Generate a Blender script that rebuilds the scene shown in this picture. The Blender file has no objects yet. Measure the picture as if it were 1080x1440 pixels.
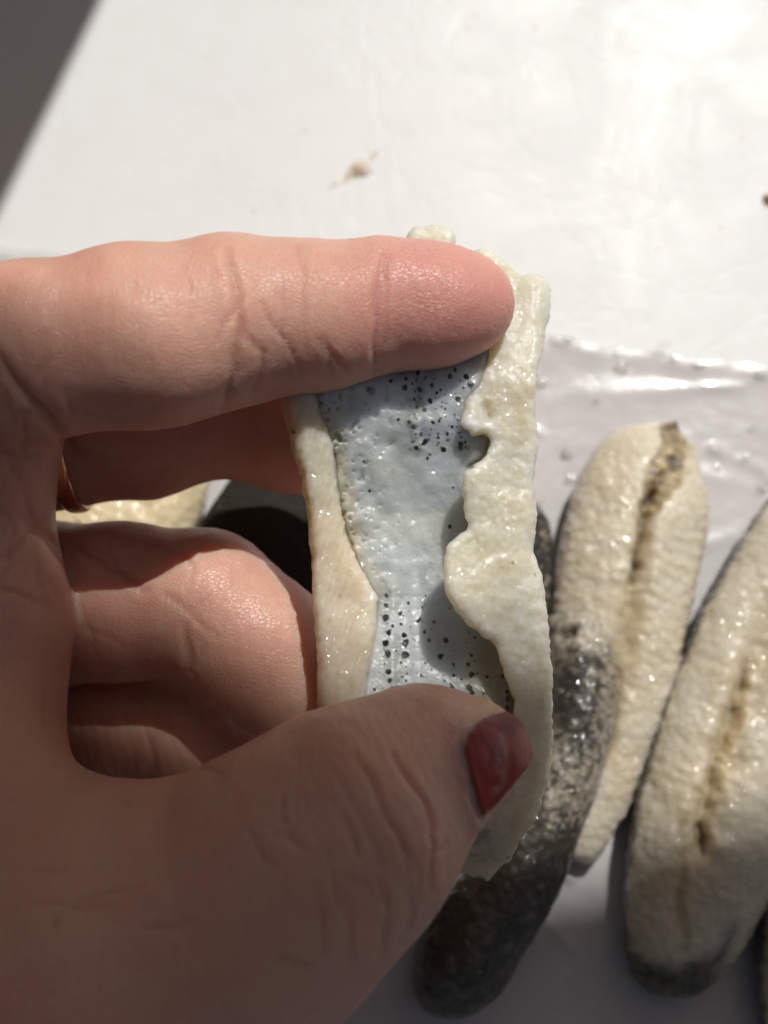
import bpy, math
import numpy as np
from mathutils import Vector, Matrix

scene = bpy.context.scene
C = scene.collection
R = math.radians
f4 = np.float32

# ------------------------------------------------------------------ camera, sky, sun
PITCH, HFOV, TABLE_D = R(78), R(40), 0.185
CAM = np.array((0.0, -TABLE_D*math.cos(PITCH), TABLE_D*math.sin(PITCH)))
FWD = np.array((0.0, math.cos(PITCH), -math.sin(PITCH)))
UP = np.array((0.0, math.sin(PITCH), math.cos(PITCH)))
RIGHT = np.array((1.0, 0.0, 0.0))
T = math.tan(HFOV/2)

cd = bpy.data.cameras.new('camera')
cd.sensor_fit = 'HORIZONTAL'; cd.angle = HFOV
cd.clip_start = 0.005; cd.clip_end = 50
cd.dof.use_dof = True; cd.dof.focus_distance = 0.126; cd.dof.aperture_fstop = 20
cam = bpy.data.objects.new('camera', cd); C.objects.link(cam)
cam.location = CAM; cam.rotation_euler = (math.pi/2 - PITCH, 0, 0)
scene.camera = cam

SUN_EL, SUN_AZ = R(53), R(24)        # azimuth to the right of straight ahead
L = np.array((math.cos(SUN_EL)*math.sin(SUN_AZ), math.cos(SUN_EL)*math.cos(SUN_AZ), math.sin(SUN_EL)))
sd = bpy.data.lights.new('sun', 'SUN'); sd.energy = 4.8; sd.angle = R(0.6); sd.color = (1, 0.98, 0.945)
sun = bpy.data.objects.new('sun', sd); C.objects.link(sun)
sun.rotation_euler = Vector(L).to_track_quat('Z', 'Y').to_euler()

w = bpy.data.worlds.new('World'); scene.world = w; w.use_nodes = True
wn = w.node_tree; bg = wn.nodes['Background']
sky = wn.nodes.new('ShaderNodeTexSky'); sky.sky_type = 'NISHITA'; sky.sun_disc = False
sky.sun_elevation = SUN_EL; sky.sun_rotation = SUN_AZ
sky.dust_density = 2.0; sky.air_density = 0.7; sky.ozone_density = 0.3
tn = wn.nodes.new('ShaderNodeMix'); tn.data_type = 'RGBA'; tn.blend_type = 'MULTIPLY'; tn.inputs[0].default_value = 1.0
wn.links.new(sky.outputs[0], tn.inputs[6]); tn.inputs[7].default_value = (1.05, .90, .74, 1)
wn.links.new(tn.outputs[2], bg.inputs[0]); bg.inputs[1].default_value = 0.063

vs = scene.view_settings
vs.view_transform = 'Standard'; vs.look = 'None'; vs.exposure = -0.46; vs.gamma = 1.0

# ------------------------------------------------------------------ maths helpers
def P(px, py, d):
    """photo pixel + depth along the view axis -> point in the world"""
    px, py, d = (np.asarray(v, float) for v in (px, py, d))
    a = d*T*(px-540)/540; b = d*T*(720-py)/540
    return CAM + d[..., None]*FWD + a[..., None]*RIGHT + b[..., None]*UP
def proj(p):
    v = p - CAM
    d = v @ FWD; a = v @ RIGHT; b = v @ UP
    return 540 + 540*a/(d*T), 720 - 540*b/(d*T), d
def on_table(px, py, z=0.0):
    px, py = np.asarray(px, float), np.asarray(py, float)
    r = FWD + (T*(px-540)/540)[..., None]*RIGHT + (T*(720-py)/540)[..., None]*UP
    t = (z - CAM[2])/r[..., 2]
    return CAM + t[..., None]*r
def mm(px, d): return px*d*T/540

def _h(x, y, z, s):
    n = (x.astype(np.int64)*73856093) ^ (y.astype(np.int64)*19349663) ^ (z.astype(np.int64)*83492791) ^ (s*2654435761)
    n = n & 0xffffffff
    n = ((n ^ (n >> 15))*2246822519) & 0xffffffff
    n = ((n ^ (n >> 13))*3266489917) & 0xffffffff
    n = n ^ (n >> 16)
    return (n & 0xffffff)/float(0xffffff)
def vnoise(p, scale, seed=0):
    q = np.asarray(p, float)*scale + 1000.0
    i = np.floor(q); f = q - i; i = i.astype(np.int64)
    u = f*f*f*(f*(f*6-15)+10)
    out = 0
    for dx in (0, 1):
        for dy in (0, 1):
            for dz in (0, 1):
                wgt = (u[:, 0] if dx else 1-u[:, 0])*(u[:, 1] if dy else 1-u[:, 1])*(u[:, 2] if dz else 1-u[:, 2])
                out = out + wgt*_h(i[:, 0]+dx, i[:, 1]+dy, i[:, 2]+dz, seed)
    return out*2-1
def fbm(p, scale, seed=0, oct=4, gain=.5):
    a, s, t = 1.0, 0.0, 0.0
    for k in range(oct):
        s = s + a*vnoise(p, scale*2**k, seed+k*7); t += a; a *= gain
    return s/t
def worley(p, scale, seed=0):
    """distance to nearest and second-nearest scattered point, plus a random number of the nearest"""
    q = np.asarray(p, float)*scale + 1000.0
    i = np.floor(q).astype(np.int64)
    f1 = np.full(len(q), 9.0); f2 = f1.copy(); idn = np.zeros(len(q))
    for dx in (-1, 0, 1):
        for dy in (-1, 0, 1):
            for dz in (-1, 0, 1):
                cx, cy, cz = i[:, 0]+dx, i[:, 1]+dy, i[:, 2]+dz
                o = np.stack([cx+_h(cx, cy, cz, seed), cy+_h(cx, cy, cz, seed+1), cz+_h(cx, cy, cz, seed+2)], 1)
                d = np.sqrt(((q-o)**2).sum(1))
                m = d < f1
                f2 = np.where(m, f1, np.minimum(f2, d)); idn = np.where(m, _h(cx, cy, cz, seed+3), idn); f1 = np.where(m, d, f1)
    return f1, f2, idn
def smin(a, b, k):
    h = np.maximum(k-np.abs(a-b), 0)/k
    return np.minimum(a, b) - h*h*k*.25
def smax(a, b, k): return -smin(-a, -b, k)
def smooth(a, b, x):
    t = np.clip((x-a)/(b-a), 0, 1); return t*t*(3-2*t)
def polyline_dist(px, py, pts):
    """distance (px) of points to an open polyline"""
    out = np.full(np.shape(px), 1e9)
    for (x0, y0), (x1, y1) in zip(pts[:-1], pts[1:]):
        ex, ey = x1-x0, y1-y0; l2 = ex*ex+ey*ey+1e-9
        t = np.clip(((px-x0)*ex+(py-y0)*ey)/l2, 0, 1)
        out = np.minimum(out, np.hypot(px-x0-t*ex, py-y0-t*ey))
    return out
def poly_sd(px, py, pts):
    """signed distance (px) to a closed polygon, negative inside"""
    d = polyline_dist(px, py, list(pts)+[pts[0]])
    ins = np.zeros(np.shape(px), bool)
    n = len(pts)
    for k in range(n):
        x0, y0 = pts[k]; x1, y1 = pts[(k+1) % n]
        if y0 == y1: continue
        c = ((y0 > py) != (y1 > py)) & (px < (x1-x0)*(py-y0)/(y1-y0)+x0)
        ins ^= c
    return np.where(ins, -d, d)
def ragged(pts, step=6, amp=3.0, seed=1, closed=True):
    """subdivide a traced outline and roughen it"""
    rng = np.random.RandomState(seed); out = []
    pp = list(pts)+([pts[0]] if closed else [])
    for (x0, y0), (x1, y1) in zip(pp[:-1], pp[1:]):
        n = max(1, int(math.hypot(x1-x0, y1-y0)/step))
        for k in range(n):
            t = k/n
            out.append((x0+(x1-x0)*t+rng.uniform(-amp, amp), y0+(y1-y0)*t+rng.uniform(-amp, amp)))
    if not closed: out.append(pp[-1])
    return out

def surface_nets(F):
    """quads of the zero level of a sampled field; vertices in grid units"""
    ins = F < 0
    n = np.zeros(tuple(s-1 for s in F.shape), np.int8)
    sl = (slice(None, -1), slice(1, None))
    for a in (0, 1):
        for b in (0, 1):
            for c in (0, 1): n += ins[sl[a], sl[b], sl[c]]
    act = (n > 0) & (n < 8)
    idx = np.argwhere(act)
    lut = np.full(n.shape, -1, np.int32); lut[act] = np.arange(len(idx))
    cor = [(a, b, c) for a in (0, 1) for b in (0, 1) for c in (0, 1)]
    V = {o: F[idx[:, 0]+o[0], idx[:, 1]+o[1], idx[:, 2]+o[2]].astype(float) for o in cor}
    acc = np.zeros((len(idx), 3)); cnt = np.zeros(len(idx))
    for o in cor:
        for ax in range(3):
            if o[ax]: continue
            o2 = list(o); o2[ax] = 1; o2 = tuple(o2)
            a, b = V[o], V[o2]; m = (a < 0) != (b < 0)
            t = np.where(m, a/np.where(m, a-b, 1), 0)
            q = np.tile(np.array(o, float), (len(idx), 1)); q[:, ax] += t
            acc += q*m[:, None]; cnt += m
    verts = idx + acc/cnt[:, None]
    quads = []
    for ax in range(3):
        s0 = [slice(1, -1)]*3; s0[ax] = slice(0, -1)
        s1 = [slice(1, -1)]*3; s1[ax] = slice(1, None)
        A, B = ins[tuple(s0)], ins[tuple(s1)]
        e = np.argwhere(A != B)
        if not len(e): continue
        flip = A[e[:, 0], e[:, 1], e[:, 2]]
        off = np.ones(3, int); off[ax] = 0
        e = e + off
        u, v = [k for k in range(3) if k != ax]
        du = np.zeros(3, int); du[u] = 1; dv = np.zeros(3, int); dv[v] = 1
        g = lambda q: lut[q[:, 0], q[:, 1], q[:, 2]]
        qd = np.stack([g(e-du-dv), g(e-dv), g(e), g(e-du)], 1)
        if ax == 1: flip = ~flip
        qd[~flip] = qd[~flip][:, ::-1]
        quads.append(qd)
    q = np.concatenate(quads); q = q[(q >= 0).all(1)]
    return verts, q
def subdivide(v, q):
    """each quad into four"""
    n = len(v)
    e = np.concatenate([q[:, [k, (k+1) % 4]] for k in range(4)]); e.sort(1)
    key = e[:, 0].astype(np.int64)*n + e[:, 1]
    uk, inv = np.unique(key, return_inverse=True)
    ev = (v[uk//n] + v[uk % n])*.5
    fc = v[q].mean(1)
    m = len(q); ei = [n+inv[k*m:(k+1)*m] for k in range(4)]
    ci = n+len(uk)+np.arange(m)
    nq = np.concatenate([np.stack([q[:, k], ei[k], ci, ei[k-1]], 1) for k in range(4)])
    return np.concatenate([v, ev, fc]), nq
def vnormals(v, q):
    fn = np.cross(v[q[:, 2]]-v[q[:, 0]], v[q[:, 3]]-v[q[:, 1]])
    nn = np.zeros_like(v)
    for k in range(4): 
        for c in range(3): nn[:, c] += np.bincount(q[:, k], fn[:, c], len(v))
    return nn/(np.linalg.norm(nn, axis=1, keepdims=True)+1e-20)
def relax(v, q, it=1, lam=.5):
    for _ in range(it):
        s = np.zeros_like(v); c = np.zeros(len(v))
        for k in range(4):
            for o in (1, 3):
                c += np.bincount(q[:, k], minlength=len(v))
                for a in range(3): s[:, a] += np.bincount(q[:, k], v[q[:, (k+o) % 4], a], len(v))
        v = v + lam*(s/np.maximum(c, 1)[:, None]-v)
    return v

# ------------------------------------------------------------------ object helpers
def mesh_obj(name, v, f, mat, col=None, parent=None, base=None, smooth_shade=True):
    v = np.asarray(v, float)
    if base is None: base = np.array((v[:, 0].mean(), v[:, 1].mean(), v[:, 2].min()))
    base = np.asarray(base, float)
    v = v - base
    f = np.asarray(f, np.int32)
    me = bpy.data.meshes.new(name)
    me.vertices.add(len(v)); me.vertices.foreach_set('co', v.astype(f4).ravel())
    k = f.shape[1]
    me.loops.add(f.size); me.loops.foreach_set('vertex_index', f.ravel())
    me.polygons.add(len(f)); me.polygons.foreach_set('loop_start', np.arange(0, f.size, k, dtype=np.int32))
    me.polygons.foreach_set('use_smooth', np.full(len(f), smooth_shade))
    me.update(calc_edges=True); me.validate()
    if col is not None:
        a = me.color_attributes.new('tint', 'FLOAT_COLOR', 'POINT')
        a.data.foreach_set('color', (np.clip(col, 0, 1) if col.shape[1] == 4 else np.concatenate([np.clip(col, 0, 1), np.ones((len(v), 1))], 1)).astype(f4).ravel())
    me.materials.append(mat)
    o = bpy.data.objects.new(name, me); C.objects.link(o)
    if parent is not None:
        o.parent = parent; base = base - np.array(parent.location)
    o.location = base
    return o
def tag(o, label=None, cat=None, group=None, kind=None):
    for k, x in (('label', label), ('category', cat), ('group', group), ('kind', kind)):
        if x: o[k] = x
    return o
def empty(name, loc):
    o = bpy.data.objects.new(name, None); o.location = loc; o.empty_display_size = .01; C.objects.link(o); return o
def grid_faces(nu, nv, wrap_v=False):
    i = np.arange(nu-1)[:, None]; j = np.arange(nv if wrap_v else nv-1)[None, :]
    j2 = (j+1) % nv
    return np.stack([(i*nv+j).ravel() + 0*j.ravel().repeat(1)[0], (i*nv+j2+0*i).ravel(), ((i+1)*nv+j2).ravel(), ((i+1)*nv+j).ravel()], 1)
def box_mesh(name, c, s, mat, parent=None, rot=0.0, bevel=0.002):
    import bmesh
    bm = bmesh.new(); bmesh.ops.create_cube(bm, size=1)
    bmesh.ops.scale(bm, vec=s, verts=bm.verts)
    bmesh.ops.bevel(bm, geom=bm.edges[:], offset=bevel, segments=2, affect='EDGES')
    me = bpy.data.meshes.new(name); bm.to_mesh(me); bm.free(); me.materials.append(mat)
    o = bpy.data.objects.new(name, me); C.objects.link(o)
    if parent is not None: o.parent = parent; c = np.array(c)-np.array(parent.location)
    o.location = c; o.rotation_euler = (0, 0, rot)
    return o

# ------------------------------------------------------------------ materials
class NT:
    def __init__(s, name):
        s.m = bpy.data.materials.new(name); s.m.use_nodes = True; s.t = s.m.node_tree
        s.b = s.t.nodes['Principled BSDF']; s.out = s.t.nodes['Material Output']
        s.co = s.t.nodes.new('ShaderNodeTexCoord').outputs['Object']
    def n(s, typ, **kw):
        o = s.t.nodes.new(typ)
        for k, x in kw.items():
            if k.startswith('i_'):
                key = k[2:]; key = int(key) if key.isdigit() else key.replace('_', ' ')
                s.set(o.inputs[key], x)
            else: setattr(o, k, x)
        return o
    def set(s, sock, x):
        if isinstance(x, bpy.types.NodeSocket): s.t.links.new(x, sock)
        else: sock.default_value = x
    def noise(s, scale, detail=4, rough=.55, vec=None, dist=0):
        return s.n('ShaderNodeTexNoise', i_Vector=vec or s.co, i_Scale=scale, i_Detail=detail, i_Roughness=rough, i_Distortion=dist).outputs[0]
    def voro(s, scale, feature='F1', vec=None, rnd=1.0):
        return s.n('ShaderNodeTexVoronoi', feature=feature, i_Vector=vec or s.co, i_Scale=scale, i_Randomness=rnd).outputs[0]
    def math(s, op, a, b=0.0, c=0.0, clamp=False):
        o = s.n('ShaderNodeMath', operation=op, use_clamp=clamp)
        s.set(o.inputs[0], a); s.set(o.inputs[1], b); s.set(o.inputs[2], c); return o.outputs[0]
    def ramp(s, x, *stops):
        o = s.n('ShaderNodeValToRGB', i_Fac=x); e = o.color_ramp.elements
        while len(e) < len(stops): e.new(.5)
        for k, (p, c) in enumerate(stops):
            e[k].position = p; e[k].color = (c, c, c, 1) if isinstance(c, (int, float)) else (*c, 1)
        return o.outputs[0]
    def mix(s, fac, a, b, mode='MIX'):
        o = s.n('ShaderNodeMix', data_type='RGBA', blend_type=mode)
        s.set(o.inputs[0], fac); 
        for i, x in ((6, a), (7, b)): s.set(o.inputs[i], (*x, 1) if isinstance(x, tuple) and len(x) == 3 else x)
        return o.outputs[2]
    def beads(s, scale):
        v = s.voro(scale); n = s.noise(scale*.22, 3)
        return s.math('MULTIPLY', s.math('SUBTRACT', 1.0, s.math('MULTIPLY', v, v)), s.ramp(n, (.35, .25), (.65, 1.0)))
    def attr(s, name='tint'): return s.n('ShaderNodeVertexColor', layer_name=name).outputs[0]
    def bump(s, h, dist, strength=1.0, prev=None):
        o = s.n('ShaderNodeBump', i_Height=h, i_Distance=dist, i_Strength=strength)
        if prev: s.t.links.new(prev, o.inputs['Normal'])
        return o.outputs[0]
    def scale(s, v):
        return s.n('ShaderNodeMapping', i_Vector=s.co, i_Scale=v).outputs[0]
    def p(s, **kw):
        for k, x in kw.items(): s.set(s.b.inputs[k.replace('_', ' ')], x)
        return s

def m_skin():
    k = NT('skin'); vc = k.n('ShaderNodeVertexColor', layer_name='tint'); col = vc.outputs[0]; damp = vc.outputs[1]
    n1 = k.noise(130, 5, .65); n2 = k.noise(700, 5, .65)
    c = k.mix(k.ramp(n1, (.38, 0.0), (.66, .5)), col, (.68, .33, .26), 'MIX')
    c = k.mix(k.ramp(n2, (.3, .2), (.75, 0.0)), c, (.48, .26, .19), 'MIX')
    h1 = k.voro(1500, 'DISTANCE_TO_EDGE', vec=k.scale((1, 1.7, 1)))
    h2 = k.noise(1300, 4, .6)
    h3 = k.noise(420, 5, .6, vec=k.n('ShaderNodeMapping', i_Vector=k.co, i_Rotation=(0, 0, .12), i_Scale=(2.4, .42, 1.2)).outputs[0])
    b = k.bump(k.ramp(h1, (0, 0.0), (.12, 1.0)), .00006, .6)
    b = k.bump(h3, .00030, .55, b)
    b = k.bump(h2, .00010, .7, b)
    wet = k.noise(55, 3)
    k.p(Base_Color=c, Roughness=k.ramp(wet, (.35, .34), (.65, .52)), Normal=b, Subsurface_Weight=.8,
        Subsurface_Radius=(1, .36, .18), Subsurface_Scale=.0055, Specular_IOR_Level=.5,
        Coat_Weight=k.math('ADD', k.math('MULTIPLY', damp, .9), k.ramp(wet, (.40, .15), (.60, .03))), Coat_Roughness=.13, Coat_Normal=k.bump(k.noise(1800, 3, .7), .0007, 1.0))
    return k.m
def m_flesh(name='wet_flesh', sss=.8, scale=.004, rough=.33, bumpy=.00008, wet=.7, bead=1500, beadh=.00036):
    k = NT(name); col = k.attr()
    n1 = k.noise(260, 5, .6); n2 = k.noise(1200, 4, .6)
    c = k.mix(k.ramp(n1, (.4, 0.0), (.72, .3)), col, (.50, .42, .24))
    c = k.mix(k.ramp(n2, (.35, .18), (.6, 0.0)), c, (.40, .34, .2))
    b = k.bump(k.voro(1100, 'SMOOTH_F1'), bumpy, .7)
    b = k.bump(n2, .0002, .55, b)
    k.p(Base_Color=c, Roughness=k.ramp(n1, (.3, rough), (.7, rough+.2)), Specular_IOR_Level=.3, Normal=b, Subsurface_Weight=sss,
        Subsurface_Radius=(1, .85, .55), Subsurface_Scale=scale, Coat_Weight=wet, Coat_Roughness=.06, Coat_Normal=k.bump(k.beads(bead), beadh, 1.0, k.bump(n2, .0001, .5)))
    return k.m
def m_speck(name='wet_speckled_back', coat=.6, spec=.35, rough=.42):
    k = NT(name); col = k.attr()
    n2 = k.noise(900, 4, .6)
    c = k.mix(k.ramp(n2, (.42, .5), (.6, 0.0)), col, (.02, .018, .015))
    k.p(Base_Color=c, Roughness=rough, Normal=k.bump(k.noise(500, 3), .0004, .5), Coat_Weight=coat, Coat_Roughness=.07, Specular_IOR_Level=spec, Coat_Normal=k.bump(k.beads(560), .0009, 1.0))
    return k.m
def m_lining():
    k = NT('wet_lining'); col = k.attr()
    n1 = k.noise(330, 5, .6); n2 = k.noise(900, 4, .6)
    c = k.mix(k.ramp(n1, (.42, 0.0), (.75, .28)), col, (.42, .46, .42))
    b = k.bump(n1, .0004, .5); b = k.bump(n2, .0003, .7, b)
    k.p(Base_Color=c, Roughness=.32, Normal=b, Subsurface_Weight=k.ramp(col, (.08, 0.0), (.35, .95)), Subsurface_Radius=(.9, .95, 1), Subsurface_Scale=.0065,
        Coat_Weight=.9, Coat_Roughness=.06, Coat_Normal=k.bump(k.beads(1200), .00045, 1.0, k.bump(n2, .0002, .8)))
    return k.m
def m_nail():
    k = NT('chipped_nail_polish'); col = k.attr()
    n = k.noise(350, 4, .6); b = k.bump(k.noise(500, 3), .00035, .5)
    k.p(Base_Color=k.mix(k.ramp(n, (.35, 0.0), (.75, .45)), col, (.09, .012, .015)), Roughness=k.ramp(n, (.4, .3), (.7, .5)), Normal=b, Specular_IOR_Level=.12, Coat_Weight=.05, Coat_Roughness=.2)
    return k.m
def m_table():
    k = NT('white_gloss_table')
    n1 = k.noise(14, 5, .6); n2 = k.noise(160, 4, .6); n3 = k.noise(40, 6, .62, dist=1.2)
    cr = k.voro(38, 'DISTANCE_TO_EDGE', vec=k.n('ShaderNodeMix', data_type='VECTOR', i_0=.06, i_4=k.co, i_5=k.n('ShaderNodeTexNoise', i_Vector=k.co, i_Scale=60, i_Detail=4).outputs[1]).outputs[1])
    c = k.mix(k.ramp(n1, (.35, 0.0), (.7, .5)), (.775, .772, .76), (.745, .74, .725))
    c = k.mix(k.ramp(n2, (.3, .25), (.55, 0.0)), c, (.70, .69, .66))
    c = k.mix(k.ramp(k.voro(120), (.035, .55), (.07, 0.0)), c, (.55, .48, .40)); c = k.mix(k.ramp(k.noise(11, 6, .7, dist=2.5), (.62, 0.0), (.72, .4)), c, (.70, .685, .64))
    b = k.bump(n3, .0006, .18); b = k.bump(k.ramp(cr, (0, 0.0), (.05, 1.0)), .0001, .25, b); b = k.bump(n2, .0001, .35, b)
    k.p(Base_Color=c, Roughness=k.ramp(n3, (.35, .36), (.65, .5)), Normal=b, Specular_IOR_Level=.32)
    return k.m
def m_film():
    k = NT('wet_clear_film')
    n = k.noise(90, 5, .65); n2 = k.noise(45, 6, .65)
    b = k.bump(n2, .0009, .3); b = k.bump(n, .0008, .35, b)
    t = k.t
    tr = k.n('ShaderNodeBsdfTransparent', i_Color=(.985, .975, .975, 1))
    k.p(Base_Color=k.mix(k.ramp(n2, (.35, 0.0), (.7, 1.0)), (.79, .765, .75), (.72, .70, .69)), Roughness=.3, Normal=b, Specular_IOR_Level=.4, Coat_Weight=.35, Coat_Roughness=.1)
    mx = k.n('ShaderNodeMixShader', i_0=k.ramp(n, (.3, .38), (.7, .52)))
    t.links.new(tr.outputs[0], mx.inputs[1]); t.links.new(k.b.outputs[0], mx.inputs[2]); t.links.new(mx.outputs[0], k.out.inputs[0])
    return k.m
def m_plain(name, col, rough, metal=0.0, scale=300, amt=.3, dark=None):
    k = NT(name); n = k.noise(scale, 4)
    k.p(Base_Color=k.mix(k.ramp(n, (.35, 0.0), (.7, amt)), col, dark or tuple(c*.5 for c in col)), Roughness=rough, Metallic=metal, Normal=k.bump(n, .0002, .3))
    return k.m
SKIN, FLESH, LINING, NAIL = m_skin(), m_flesh(sss=.95, scale=.006), m_lining(), m_nail()
FOOT = m_flesh('wet_pale_underside', .75, .005, .42, .00015, 1.0, 760, .0007)
GUT = m_flesh('wet_brown_gut', .3, .002, .4, .0002, .6, 700, .0004)
TABLE, FILM = m_table(), m_film()

# ------------------------------------------------------------------ table, film
v = []; 
tb = box_mesh('table_top', (0, .1, -.0125), (1.4, 1.4, .025), TABLE, bevel=.003); tag(tb, kind='structure')

# unseen window boards inferred from their shadows; the tilted one only shades the palm
WOOD = m_plain('painted_window_wood', (.55, .52, .47), .5)
q1, q2 = on_table(140, 0), on_table(0, 290)
wf = empty('window_frame', (-.6, .3, 0))
tag(wf, 'painted window frame whose straight shadow falls on the top left corner', 'window frame')
def board_along(name, a, b, side, width, th):
    """flat board whose edge runs a-b and which spreads to 'side'"""
    a, b, side = np.array(a), np.array(b), np.array(side, float)
    u = (b-a)/np.linalg.norm(b-a); s = side-u*(side@u); s /= np.linalg.norm(s); n = np.cross(u, s)
    vv = [p+s*t+n*h for p in (a, b) for t in (0, width) for h in (-th/2, th/2)]
    ff = [(0, 1, 3, 2), (4, 6, 7, 5), (0, 4, 5, 1), (2, 3, 7, 6), (0, 2, 6, 4), (1, 5, 7, 3)]
    return mesh_obj(name, vv, ff, WOOD, parent=wf, smooth_shade=False)
dq = (q1-q2)/np.linalg.norm(q1-q2)
e1, e2 = q1 + L*.42 + dq*.25, q2 + L*.30 - dq*.05
board_along('jamb', e2-dq*.45, e1+dq*.6, (-1, 0, 0), 1.3, .03)  # widened well past its shadow edge to block sky light over the corner
LINTEL_PT = P(600, 1012, .1078)
lp = LINTEL_PT + L*1.0
sv = np.array((-1, .46, 0)); board_along('palm_shade_board', lp+sv*.9+L*.06, lp+L*.06, (0, 0, 1), .45, .03)  # tilted board added out of view to keep the palm in shade
board_along('lintel', lp+np.array((-.02, -.005, 0)), lp+np.array((.9, .10, 0)), (0, 0, 1), .45, .04)

# plastic film
def film():
    nx, ny = 420, 300
    pe = [on_table(x, y) for x, y in ((-400, 290), (0, 347), (400, 405), (780, 476), (1080, 521), (1500, 590))]
    pe = np.array(pe)
    xs = np.linspace(-.135, .15, nx)
    ye = np.interp(xs, pe[:, 0], pe[:, 1])
    t = np.linspace(0, 1, ny)**1.3
    X = np.repeat(xs[:, None], ny, 1); Y = ye[:, None] - t[None]*(ye[:, None]+.16)
    Y = Y + (.0004*np.sin(X*110)+.00015*np.sin(X*410+1))*(1-t[None])**4
    p = np.stack([X.ravel(), Y.ravel(), 0*X.ravel()], 1)
    z = .0006 + .00035*(1+fbm(p, 60, 5, 4))
    rid = np.abs(vnoise(p*np.array((.5, 1.2, 1)), 55, 9)); z += .0003*np.exp(-(rid/.16)**2)*smooth(-.1, .4, fbm(p, 40, 77, 2))
    rid = np.abs(vnoise(p*np.array((1.3, .5, 1)), 38, 29)); z += .0003*np.exp(-(rid/.14)**2)
    edge = np.tile(np.exp(-((t-.006)/.010)**2)[None], (nx, 1)).ravel()
    z += edge*.0002*(1+.9*vnoise(p, 220, 3))
    # one long crease with a strong glint, lower part of a fold at right
    ppx, ppy, _ = proj(p)
    for pts, h in (([(1000, 634), (1030, 642), (1062, 658), (1100, 690)], .0007), ([(750, 610), (775, 624), (800, 632)], .0003), ([(750, 1190), (800, 1235)], .001), ([(740, 1270), (800, 1330)], .0008), ([(960, 850), (1000, 860)], .0006)):
        z += h*np.exp(-(polyline_dist(ppx, ppy, pts)/7)**2)*(.5+.8*np.clip(vnoise(p, 260, 71), -.5, 1))
    top = np.stack([p[:, 0], p[:, 1], z], 1)
    bot = top - np.array((0, 0, .00012))
    n = len(top); F = grid_faces(nx, ny)
    F = F[:, ::-1]
    rim = []
    idx = np.arange(nx*ny).reshape(nx, ny)
    for e in (idx[:, 0], idx[::-1, -1], idx[0, ::-1], idx[-1, :]):
        rim.append(np.stack([e[:-1], e[1:], e[1:]+n, e[:-1]+n], 1))
    o = mesh_obj('plastic_film', np.concatenate([top, bot]), np.concatenate([F, F[:, ::-1]+n]+rim), FILM)
    tag(o, 'wet crinkled translucent plastic film spread under the sea cucumbers', 'plastic film')
film()

# specks of dirt and drops
def blob(name, px, py, r, h, seed, mat, squash=(1, 1), n=40, z=0.0):
    c = on_table(px, py, z)
    th = np.linspace(0, math.pi/2, 14); ph = np.linspace(0, 2*math.pi, n, endpoint=False)
    TH, PH = np.meshgrid(th, ph, indexing='ij')
    d = np.stack([np.sin(TH)*np.cos(PH), np.sin(TH)*np.sin(PH), np.cos(TH)], -1).reshape(-1, 3)
    rr = 1 + .35*vnoise(d*np.array((1, 1, .3)), 2.3, seed)+.18*vnoise(d, 5, seed+1)
    vv = d*np.array((r*squash[0], r*squash[1], h))*rr[:, None] + c + np.array((0, 0, .00005))
    return mesh_obj(name, vv, grid_faces(14, n, True)[:, ::-1], mat)
DIRT = m_plain('dried_brown_smear', (.52, .34, .20), .5, scale=700, amt=.95, dark=(.76, .70, .60))
CRUMB = m_plain('brown_crumb', (.32, .17, .08), .6, scale=1500)
def smear():
    # thin dried stain with tails, a wafer of residue on the table
    pts = ragged([(455, 267), (478, 254), (490, 243), (494, 232), (503, 228), (512, 226), (528, 212), (534, 210), (526, 222), (521, 232), (523, 241), (514, 248), (500, 249), (486, 257), (470, 264)], 4, 1.2, 5)
    xs, ys = np.arange(445, 545, 1.25), np.arange(200, 280, 1.25)
    X, Y = np.meshgrid(xs, ys, indexing='ij')
    s = poly_sd(X, Y, pts); p = on_table(X.ravel(), Y.ravel())
    lump = np.exp(-((X-507)**2+(Y-238)**2)/90).ravel()
    z = np.clip(-s.ravel()/4, -.5, 1)*.00012 + lump*.0007*(1+.5*vnoise(p, 1500, 3)) 
    keep = (s.ravel() < 1.5) & (vnoise(p, 1300, 8)+1.5*lump > -.1)
    vv = p + np.array((0, 0, 1))*z[:, None]
    F = grid_faces(len(xs), len(ys)); F = F[keep[F].all(1)]
    used = np.unique(F); m = np.full(len(vv), -1); m[used] = np.arange(len(used))
    o = mesh_obj('stain', vv[used], m[F], DIRT)
    tag(o, 'small brown dried smear on the white table above the index finger', 'stain')
smear()
tag(blob('crumb', 1079, 281, .0010, .0006, 4, CRUMB), 'tiny brown crumb at the right border on the white table', 'crumb')

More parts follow.
